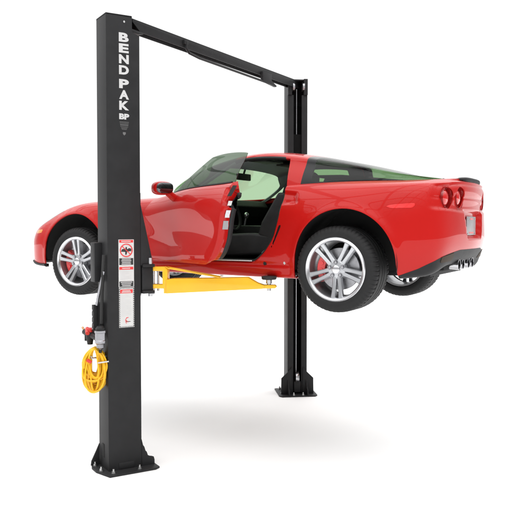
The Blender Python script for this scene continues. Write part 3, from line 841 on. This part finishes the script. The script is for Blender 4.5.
for o_ in [ch_ for c_ in (cN, cF) for ch_ in c_.children if ch_.name.startswith('base_plate')]:
    for b_ in list(o_.children): b_.parent = o_.parent; b_.location = b_.location + o_.location      # keep three levels at most
# rectangular access slot and weld plate low on the near column
mb = MB(); mb.box((.085, -.0035, .020), (.215, .001, .070), NEARF, .001); obj('access_cover', mb, M['post2'], cN)
mb = MB(); mb.box((-.0025, .10, .10), (.002, .15, .21), NEARF, .001); obj('web_slot', mb, M['dark_hole'], cN)
mb = MB(); mb.lathe([(0, .008), (.006, .008), (.008, .004), (.008, 0)], NEARF(.150, 0, 3.60), (.866, -.5, 0), 12); obj('bolt', mb, M['ring_metal'], cN)

# lettering on the near column
def textmesh(s, size, ext_=.0012, off=0.):
    cu = bpy.data.curves.new('t', 'FONT'); cu.body = s; cu.size = size; cu.align_x = 'CENTER'; cu.align_y = 'CENTER'
    cu.extrude = ext_; cu.offset = off; cu.resolution_u = 4
    o = bpy.data.objects.new('t', cu); COL.objects.link(o)
    bpy.context.view_layer.update()
    dg = bpy.context.evaluated_depsgraph_get(); me = bpy.data.meshes.new_from_object(o.evaluated_get(dg))
    v = [np.array(p.co) for p in me.vertices]; f = [tuple(p.vertices) for p in me.polygons]
    bpy.data.objects.remove(o); bpy.data.meshes.remove(me)
    return v, f
def put_text(name, s, a, z, w, h, m, parent, off=.02, fr_=NEARF, lift=.0015):
    v, f = textmesh(s, 1., .01, off)
    X = np.array(v); lo, hi = X.min(0), X.max(0); c = (lo + hi) / 2; sc_ = (hi - lo)
    mb = MB(); mb.add([fr_(a + (p[0] - c[0]) / sc_[0] * w, -lift - (p[2] - c[2]) * .03, z + (p[1] - c[1]) / sc_[1] * h) for p in v], f)
    return obj(name, mb, m, parent)
zt, zbm = 3.517, 2.893
letters = 'BEND PAK'; slot = (zt - zbm) / 7.27; z = zt
for chx in letters:
    if chx == ' ': z -= slot * .27; continue
    put_text('lettering', chx, .147, z - slot * .46, .082, slot * .84, M['letter'], cN, off=.046); z -= slot
put_text('lettering', 'BP', .147, 2.852, .084, .046, M['letter'], cN, off=.055)
mb = MB()
for k, (w_, z_) in enumerate(((.078, 2.808), (.074, 2.797), (.066, 2.772), (.052, 2.761), (.042, 2.751))):
    mb.box((.147 - w_ / 2, -.0016, z_ - .004), (.147 + w_ / 2, -.0004, z_ + .004), NEARF, 0)
obj('logo_line', mb, M['letter_grey'], cN)
mb = MB(); mb.box((.147 - .034, -.0018, 2.782), (.147 + .034, -.0004, 2.788), NEARF, 0); obj('logo_line', mb, M['logo'], cN)
mb = MB(); f2 = lambda a, z, b: NEARF(a, b, z)
mb.prism([(.135, 2.728), (.159, 2.728), (.159, 2.714), (.147, 2.702), (.135, 2.714)], -.0018, -.0004, f2); obj('logo_shield', mb, M['logo'], cN)

# warning labels, each one mesh with its printing
f2 = lambda a, z, b: NEARF(a, b, z)
LM = [M['sticker'], M['sticker_red'], M['sticker_black'], M['sticker_line']]
def lab(mbx, a0, z0, a1, z1, l=.0008, mi=0): mbx.box((a0, -l - .0006, z0), (a1, -l + .0004, z1), NEARF, 0, mi)
A0, A1 = .098, .216
def strokes(mb, zc_, hw_):
    for k in range(7): lab(mb, .157 - hw_ + 2 * hw_ * k / 7, zc_ - .0045, .157 - hw_ + 2 * hw_ * (k + .68) / 7, zc_ + .0045, .0024, 3)
def lines(mb, z0, z1, n_):
    for k in range(n_):
        zz = z0 + (z1 - z0) * (k + .5) / n_; wv = random.uniform(.036, .045) if k % 5 else .018
        lab(mb, .109, zz - .0022, .109 + 2 * wv, zz + .0022, .0016, 3)
mb = MB(); lab(mb, .092, 1.490, .222, 1.872)
lab(mb, A0, 1.847, A1, 1.868, .0016, 1); lab(mb, A0, 1.630, A1, 1.652, .0016, 1)
for (z0, z1) in ((1.668, 1.722), (1.494, 1.536)):
    lab(mb, A0, z0, A1, z1, .0016, 2); n_ = 4 if z1 - z0 > .05 else 3
    for k in range(n_):
        zz = z0 + (z1 - z0) * (k + .6) / (n_ + .2); wv = random.uniform(.035, .05); lab(mb, .157 - wv, zz - .003, .157 + wv, zz + .003, .0024, 3)
lines(mb, 1.545, 1.622, 10); strokes(mb, 1.8575, .040); strokes(mb, 1.641, .034)
rc = NEARF(.157, -.002, 1.785); ua = V3(.5, .866, 0); uz = V3(0, 0, 1)
mb.tube([rc + .050 * (math.cos(t) * ua + math.sin(t) * uz) for t in np.linspace(0, 2 * PI, 36, endpoint=False)], .0045, 6, True, mi=1)
mb.prism([(.112, 1.775), (.122, 1.795), (.140, 1.797), (.150, 1.790), (.152, 1.812), (.162, 1.812), (.164, 1.793), (.182, 1.803), (.200, 1.797), (.200, 1.778), (.165, 1.775), (.160, 1.750), (.148, 1.750), (.148, 1.772)], -.0024, -.0010, f2, 0, 2)
mb.tube([rc + .048 * (math.cos(t) * ua + math.sin(t) * uz) + V3(.001, 0, 0) for t in (-.75, PI - .75)], .0035, 6, mi=1)
obj('warning_label', mb, LM, cN, label='upper warning label with a red prohibition ring')
mb = MB(); lab(mb, .094, 1.164, .222, 1.486); lab(mb, A0 + .006, 1.440, A1 - .006, 1.470, .0016, 1)
lines(mb, 1.25, 1.43, 19); strokes(mb, 1.460, .034); strokes(mb, 1.449, .04)
for k in range(20):
    zz = 1.168 + .314 * k / 20
    for a0 in (.095, .2135): mb.prism([(a0, zz), (a0 + .008, zz + .005), (a0 + .008, zz + .012), (a0, zz + .007)], -.0022, -.0010, f2, 0, 2)
for k in range(9):
    aa = .10 + .12 * k / 9
    for zz in (1.166, 1.477): mb.prism([(aa, zz), (aa + .006, zz), (aa + .010, zz + .007), (aa + .004, zz + .007)], -.0022, -.0010, f2, 0, 2)
mb.prism([(.150, 1.208), (.190, 1.208), (.190, 1.212), (.150, 1.214)], -.0022, -.0010, f2, 0, 2)
for pts in ([(.158, 1.245), (.148, 1.225), (.152, 1.200), (.158, 1.198)], [(.156, 1.240), (.172, 1.244)], [(.152, 1.222), (.168, 1.206)]):
    mb.tube([NEARF(a, -.0018, z_) for a, z_ in pts], .0026, 5, mi=1)
obj('warning_label', mb, LM, cN, label='lower warning label with a striped border')

# bracket box on the outer web, left of the column
mb = MB(); mb.box((-.062, .13, 1.528), (.001, .235, 1.846), NEARF, .006); obj('bracket_box', mb, M['post2'], cN)

# overhead beam: an inverted channel between the column tops
P0 = NEARF(.232, .115, 0); P1 = FARF(.15, .115, 0)
ex_ = (P1 - P0); Lb = np.linalg.norm(ex_[:2]); ex_ /= Lb; ey_ = V3(-ex_[1], ex_[0], 0)
BF = lambda l, w, z: P0 + ex_ * l + ey_ * w + V3(0, 0, z - .022 * max(0, 1 - l / Lb))
mb = MB()
mb.box((-.01, -.045, 3.672), (Lb + .10, .045, 3.682), BF, .003)
mb.prism([(.10, 3.592), (Lb + .03, 3.592), (Lb + .03, 3.673), (.0, 3.673), (.0, 3.655)], -.045, -.037, lambda a, z, w: BF(a, w, z), .002)
mb.prism([(.04, 3.592), (Lb + .03, 3.592), (Lb + .03, 3.673), (.0, 3.673), (.0, 3.655)], .037, .045, lambda a, z, w: BF(a, w, z), .002)
beam = obj('overhead_beam', mb, M['post'], LIFT)
mb = MB(); mb.prism([(-.05, 3.563), (.06, 3.563), (.12, 3.578), (.12, 3.590), (-.05, 3.590)], -.06, .06, lambda a, z, w: BF(a, w, z), .002); obj('beam_saddle', mb, M['post2'], beam)
# shut-off bar slung under the beam
mb = MB(); mb.tube([BF(.73, -.062, 3.645), BF(.735, -.062, 3.59), BF(.78, -.062, 3.555), BF(.95, -.062, 3.540), BF(2.36, -.062, 3.528)], .012, 8); obj('shutoff_bar', mb, M['post2'], beam)
mb = MB(); mb.prism([(2.14, 3.535), (2.14, 3.63), (2.34, 3.63), (2.34, 3.56), (2.46, 3.522), (2.44, 3.508), (2.20, 3.525)], -.076, -.047, lambda a, z, w: BF(a, w, z), .003); obj('switch_bracket', mb, M['post2'], beam)
mb = MB(); mb.box((.70, -.070, 3.62), (.76, -.047, 3.66), BF, .002); obj('switch_bracket', mb, M['post2'], beam)
# pulleys at the far column head
for bb in (.05, .165):
    mb = MB(); ctr = FARF(.27, bb, 3.595); mb.lathe([(-.012, .0), (-.012, .055), (-.004, .045), (.004, .045), (.012, .055), (.012, 0)], ctr, (Bf[0], Bf[1], 0), 28); obj('pulley', mb, M['steel'], cF)
mb = MB(); mb.box((.22, 0, 3.50), (DA + .02, .045, 3.685), FARF, .003); mb.box((.22, WB - .045, 3.50), (DA + .02, WB, 3.685), FARF, .003); obj('pulley_bracket', mb, M['post2'], cF)
mb = MB(); mb.tube([FARF(.20, .115, .05), FARF(.20, .115, 3.58)], .006, 6); obj('lift_cable', mb, M['steel'], cF)
mb = MB(); mb.lathe([(-.02, 0), (-.02, .07), (-.006, .06), (.006, .06), (.02, .07), (.02, 0)], FARF(.25, .115, .20), (Bf[0], Bf[1], 0), 28); pb = obj('pulley', mb, M['steel'], cF)
mb = MB(); mb.box((.20, .075, .03), (.295, .155, .16), FARF, .008); mb.tube([FARF(.30, .115, .17), FARF(.24, .115, .17)], .02, 10); obj('pulley_bracket', mb, M['post2'], cF)
mb = MB(); mb.box((.05, .03, 2.2), (.255, WB - .03, 3.05), FARF, .01); mb.box((.255, .075, 2.66), (.262, .155, 2.68), FARF, .001, 1); obj('carriage_slider', mb, [M['post_dark'], M['steel']], cF)

# carriages and swing arms
def carriage(fr_, mirror):
    mb = MB()
    mb.box((.10, .02, 1.42), (DA + .012, WB - .02, 2.25), fr_, .005)
    mb.box((DA + .0125, -.02, 1.43), (DA + .115, WB + .02, 1.455), fr_, .004); mb.box((DA + .0125, -.02, 1.645), (DA + .115, WB + .02, 1.67), fr_, .004)
    mb.box((DA + .0125, .0, 1.4555), (DA + .108, WB, 1.6445), fr_, .004)
    c = obj('carriage', mb, M['post2'], LIFT)
    mb = MB(); mb.prism([(DA + .002, 2.16), (DA + .002, 1.66), (DA + .112, 1.66), (DA + .095, 1.74)], .0, .012, lambda a, z, b: fr_(a, b, z), .002); obj('door_guard_plate', mb, M['post'], c)
    for bb in (.0, WB):
        for z0, z1 in ((1.405, 1.429), (1.671, 1.72)): mb = MB(); mb.tube([fr_(DA + .085, bb, z0), fr_(DA + .085, bb, z1)], .018, 12); obj('pivot_pin', mb, M['steel'], c)
    return c
carN = carriage(NEARF, False); carF = carriage(FARF, True)

def swing_arm(pv, tip, z, foot_z, zrot_mats=None):
    pv = np.array(pv, float); tip = np.array(tip, float)
    d = tip - pv; L_ = np.linalg.norm(d); d /= L_; n = np.array([-d[1], d[0]])
    AF = lambda l, zz, w: V3(*(pv + d * l + n * w), zz)
    mb = MB()
    # clevis: two straps and an upright, open towards the carriage
    st = .13
    mb.prism([(-.02, z + .10), (st, z + .10), (st + .022, z + .078), (st + .022, z - .118), (st - .01, z - .118), (st - .01, z - .078), (-.02, z - .078), (-.02, z - .108 + .055), (-.02, z - .045), (st - .02, z - .045), (st - .02, z + .066), (-.02, z + .066)], -.05, .05, AF, .004)
    arm = obj('swing_arm', mb, M['yellow'], LIFT)
    mb = MB()
    # outer tube, tapered nose, inner extension
    mb.prism([(st + .012, z - .118), (st + .012, z - .004), (st + .06, z + .003), (L_ - .20, z + .016), (L_ - .12, z - .03), (L_ - .06, z - .05), (L_ - .08, z - .075), (L_ - .14, z - .078)], -.06, .06, AF, .004)
    obj('arm_tube', mb, M['yellow'], arm)
    mb = MB(); mb.prism([(L_ - .14, z - .075), (L_ - .14, z - .045), (L_ + .02, z - .045), (L_ + .035, z - .06), (L_ + .02, z - .072)], -.045, .045, AF, .004); obj('arm_extension', mb, M['yellow'], arm)
    mb = MB(); mb.prism([(st + .0, z + .10), (st + .47, z + .018), (st + .44, z + .013), (st + .03, z + .085)], -.058, -.050, AF, .0015); mb.prism([(st + .0, z + .10), (st + .47, z + .018), (st + .44, z + .013), (st + .03, z + .085)], .050, .058, AF, .0015); obj('arm_brace', mb, M['yellow'], arm)
    p = V3(*(pv + d * (L_ - .03)), 0)
    mb = MB(); mb.lathe([(z - .095, 0), (z - .095, .018), (z - .035, .018), (z - .035, .026), (foot_z - .022, .026), (foot_z - .022, 0)], p, (0, 0, 1), 16); obj('pad_screw', mb, M['steel'], arm)
    mb = MB(); mb.lathe([(foot_z - .03, 0), (foot_z - .03, .055), (foot_z - .022, .062), (foot_z - .003, .062), (foot_z - .001, .055), (foot_z - .001, 0)], p, (0, 0, 1), 28); obj('lift_pad', mb, M['rubber'], arm)
    mb = MB(); mb.lathe([(z - .13, 0), (z - .13, .014), (z + .12, .014), (z + .12, 0)], V3(*(pv + d * .025), 0), (0, 0, 1), 14); obj('pivot_pin', mb, M['steel'], arm)
    mb = MB(); mb.lathe([(z - .10, 0), (z - .10, .01), (z + .10, .01), (z + .10, 0)], V3(*(pv + d * .065), 0), (0, 0, 1), 10); obj('pivot_pin', mb, M['steel'], arm)
    return arm
swing_arm((1.20, -1.335), (2.115, -.90), 1.545, 1.572)
pvF = FARF(DA + .075, WB * .1, 0)
swing_arm(pvF[:2], (2.05, .72), 1.52, 1.572)
pvF = FARF(DA + .075, WB * .9, 0)
swing_arm(pvF[:2], (.62, .66), 1.52, 1.572)
pvN = NEARF(DA + .075, WB * .9, 0)
swing_arm(pvN[:2], (.60, -.66), 1.52, 1.572)

# air filter unit on the outer web of the near column
def web(px_b, a, z): return NEARF(a, px_b, z)
mb = MB(); mb.box((-.075, .125, 1.11), (-.03, .175, 1.345), NEARF, .004)
for zz in (1.30, 1.25, 1.20, 1.15): mb.lathe([(0, .011), (.006, .011), (.008, 0)], NEARF(-.0755, .15, zz), (-.5, -.866, 0), 10, mi=1)
mb.box((-.035, .10, 1.10), (.0, .20, 1.36), NEARF, .003)
air = obj('air_valve_block', mb, [M['post2'], M['steel']], cN)
mb = MB(); mb.tube([NEARF(-.02, .03, 1.62), NEARF(-.04, .06, 1.50), NEARF(-.05, .09, 1.40), NEARF(-.052, .11, 1.345)], .012, 10); obj('air_line', mb, M['bowl'], cN)
mb = MB(); mb.tube([NEARF(-.02, -.005 + .03, 1.75), NEARF(-.03, .05, 1.45), NEARF(-.03, .06, 1.20)], .014, 8); obj('air_line', mb, M['rubber'], cN)
fc = NEARF(-.065, -.005, 0)
mb = MB(); mb.lathe([(1.005, 0), (1.005, .016), (1.02, .03), (1.045, .032), (1.05, .036), (1.055, .042), (1.075, .044), (1.08, .040), (1.135, .040), (1.138, .045), (1.155, .045), (1.157, .03)], fc, (0, 0, 1), 24); obj('filter_bowl', mb, M['bowl'], cN)
mb = MB(); mb.lathe([(1.157, 0), (1.157, .036), (1.175, .036), (1.18, .028), (1.19, .024), (1.192, 0)], fc, (0, 0, 1), 24); obj('filter_cap', mb, M['post2'], cN)
mb = MB(); mb.lathe([(.978, 0), (.978, .012), (1.005, .014), (1.005, 0)], fc, (0, 0, 1), 12); obj('drain_fitting', mb, M['post2'], cN)
rg = NEARF(-.085, .19, 0)
mb = MB(); mb.lathe([(1.02, 0), (1.02, .022), (1.06, .028), (1.10, .034), (1.12, .034), (1.125, 0)], rg, (0, 0, 1), 20)
mb.tube([NEARF(-.085, .33, 1.105), NEARF(-.068, .02, 1.085)], .024, 12); mb.tube([NEARF(-.085, .27, 1.04), NEARF(-.085, .27, 1.09)], .02, 10)
obj('air_regulator', mb, M['post2'], cN)
mb = MB(); mb.lathe([(1.122, 0), (1.122, .030), (1.15, .030), (1.155, .024), (1.156, 0)], rg, (0, 0, 1), 20); mb.tube([NEARF(-.095, .23, 1.145), NEARF(-.115, .16, 1.115)], .017, 10); obj('regulator_knob', mb, M['red_plastic'], cN)
mb = MB(); mb.tube([NEARF(-.085, .32, 1.11), NEARF(-.085, .385, 1.135)], .010, 10); obj('hose_fitting', mb, M['copper'], cN)
mb = MB(); mb.tube([NEARF(0, .05, .935), NEARF(-.12, .045, .93), NEARF(-.125, .045, .95)], .008, 8); obj('hose_hook', mb, M['steel'], cN)

# ---- yellow hose coil hung on the hook (a thing of its own)
cc = NEARF(-.085, .075, .832)
hd = V3(-.80, -.60, 0); hd /= np.linalg.norm(hd)
pts = []; turns = 32; nn = 34
dep = np.cross(hd, V3(0, 0, 1))
for i in range(turns * nn):
    a = 2 * PI * i / nn; k = i / nn
    q = .5 + .5 * math.sin(k * 2.4 + .6)
    rx = .034 + .058 * q; rz = .105 + .068 * (.5 + .5 * math.sin(k * 2.05 + .4))
    squash = 1 - .20 * math.sin(a)
    cz = .172 - rz                                    # every loop hangs from the same hook
    sway = .012 * math.sin(k * 3.3)
    pts.append(cc + hd * (rx * math.cos(a) * squash + sway * (1 - math.sin(a)) * .5) + V3(0, 0, cz + rz * math.sin(a)) + dep * ((k / turns - .5) * .10 + .012 * math.sin(k * 5.1) + .008 * math.sin(a * 2 + k)))
mb = MB(); mb.tube(pts, .0078, 7)
hose = obj('air_hose', mb, M['hose'], None, loc=cc, recalc=True)
hose['label'] = 'coiled yellow air hose hanging on the side of the near lift column'; hose['category'] = 'hose'
mb = MB(); mb.tube([cc + hd * .055 + V3(0, 0, .09) - dep * .06, cc + hd * .02 + V3(0, 0, .07) - dep * .065], .013, 8); obj('hose_coupler', mb, M['red_plastic'], hose)
mb = MB(); mb.tube([cc - hd * .03 + V3(0, 0, .065) - dep * .062, cc - hd * .115 + V3(0, 0, .075) - dep * .06], .007, 8); obj('hose_end', mb, M['steel'], hose)

# ================================================================== floor, light, camera
mb = MB(); R = 90.; n_ = 96
mb.add([(0, 0, 0)] + [(R * math.cos(2 * PI * k / n_), R * math.sin(2 * PI * k / n_), 0) for k in range(n_)], [(0, 1 + k, 1 + (k + 1) % n_) for k in range(n_)])
fl = obj('floor', mb, M['floor']); fl['kind'] = 'structure'; fl['label'] = 'seamless white studio floor under the lift'

W = bpy.data.worlds.new('World'); SC.world = W; W.use_nodes = True
nt = W.node_tree; bg = nt.nodes['Background']
tc = nt.nodes.new('ShaderNodeTexCoord')
def ramp(vec, a, b, hi):
    dp = nt.nodes.new('ShaderNodeVectorMath'); dp.operation = 'DOT_PRODUCT'; dp.inputs[1].default_value = Vector(vec).normalized()
    nt.links.new(tc.outputs['Generated'], dp.inputs[0])
    mr = nt.nodes.new('ShaderNodeMapRange'); mr.interpolation_type = 'SMOOTHSTEP'
    mr.inputs['From Min'].default_value = a; mr.inputs['From Max'].default_value = b; mr.inputs['To Min'].default_value = 0; mr.inputs['To Max'].default_value = hi
    nt.links.new(dp.outputs['Value'], mr.inputs['Value']); return mr.outputs['Result']
def math2(op, x, y):
    m_ = nt.nodes.new('ShaderNodeMath'); m_.operation = op
    for k, q in enumerate((x, y)):
        if isinstance(q, (int, float)): m_.inputs[k].default_value = q
        else: nt.links.new(q, m_.inputs[k])
    return m_.outputs[0]
wall = ramp((-.48, .87, 0), .46, .80, .88)           # the bright backdrop behind the lift
ceil_ = ramp((-.05, .0, 1), .06, .75, 2.3)
# the ceiling is made of light panels with dark beams between them
sx = nt.nodes.new('ShaderNodeSeparateXYZ'); nt.links.new(tc.outputs['Generated'], sx.inputs[0])
zz_ = math2('MAXIMUM', sx.outputs['Z'], .08)
def beam_mask(comp, sp, w):
    t_ = math2('FRACT', math2('MULTIPLY', math2('DIVIDE', sx.outputs[comp], zz_), 1 / sp), 0)
    return math2('GREATER_THAN', math2('ABSOLUTE', math2('SUBTRACT', t_, .5), 0), w)
grid_ = math2('MAXIMUM', beam_mask('X', .55, .44), beam_mask('Y', .80, .44))
ceil_ = math2('MULTIPLY', ceil_, math2('SUBTRACT', 1.0, math2('MULTIPLY', grid_, .75)))            # the big soft light overhead
nt.links.new(math2('ADD', math2('MAXIMUM', wall, ceil_), .22), bg.inputs['Strength'])
bg.inputs['Color'].default_value = (1, 1, 1, 1)

sun = bpy.data.lights.new('key_light', 'SUN'); sun.energy = .6; sun.angle = math.radians(60); sun.color = (1, .985, .97)
so = bpy.data.objects.new('key_light', sun); COL.objects.link(so)
dirv = Vector((-.42, .30, -1.0))                      # light travels rearwards, away from the camera and down
so.rotation_euler = dirv.to_track_quat('-Z', 'Y').to_euler(); so.location = (-2, -4, 8)

cam = bpy.data.cameras.new('camera'); co = bpy.data.objects.new('camera', cam); COL.objects.link(co)
th = .5131268
pit = math.radians(2.0)
fw = Vector((-math.sin(th) * math.cos(pit), math.cos(th) * math.cos(pit), -math.sin(pit)))
co.location = (4.95606, -6.2372, 1.975)
co.rotation_euler = fw.to_track_quat('-Z', 'Y').to_euler()
cam.sensor_fit = 'AUTO'; cam.sensor_width = 36; cam.lens = 740 / 514 * 36
cam.shift_x = 0; cam.shift_y = -4.5 / 514
cam.clip_end = 400
SC.camera = co
SC.view_settings.view_transform = 'Standard'; SC.view_settings.look = 'None'; SC.view_settings.exposure = 0; SC.view_settings.gamma = 1
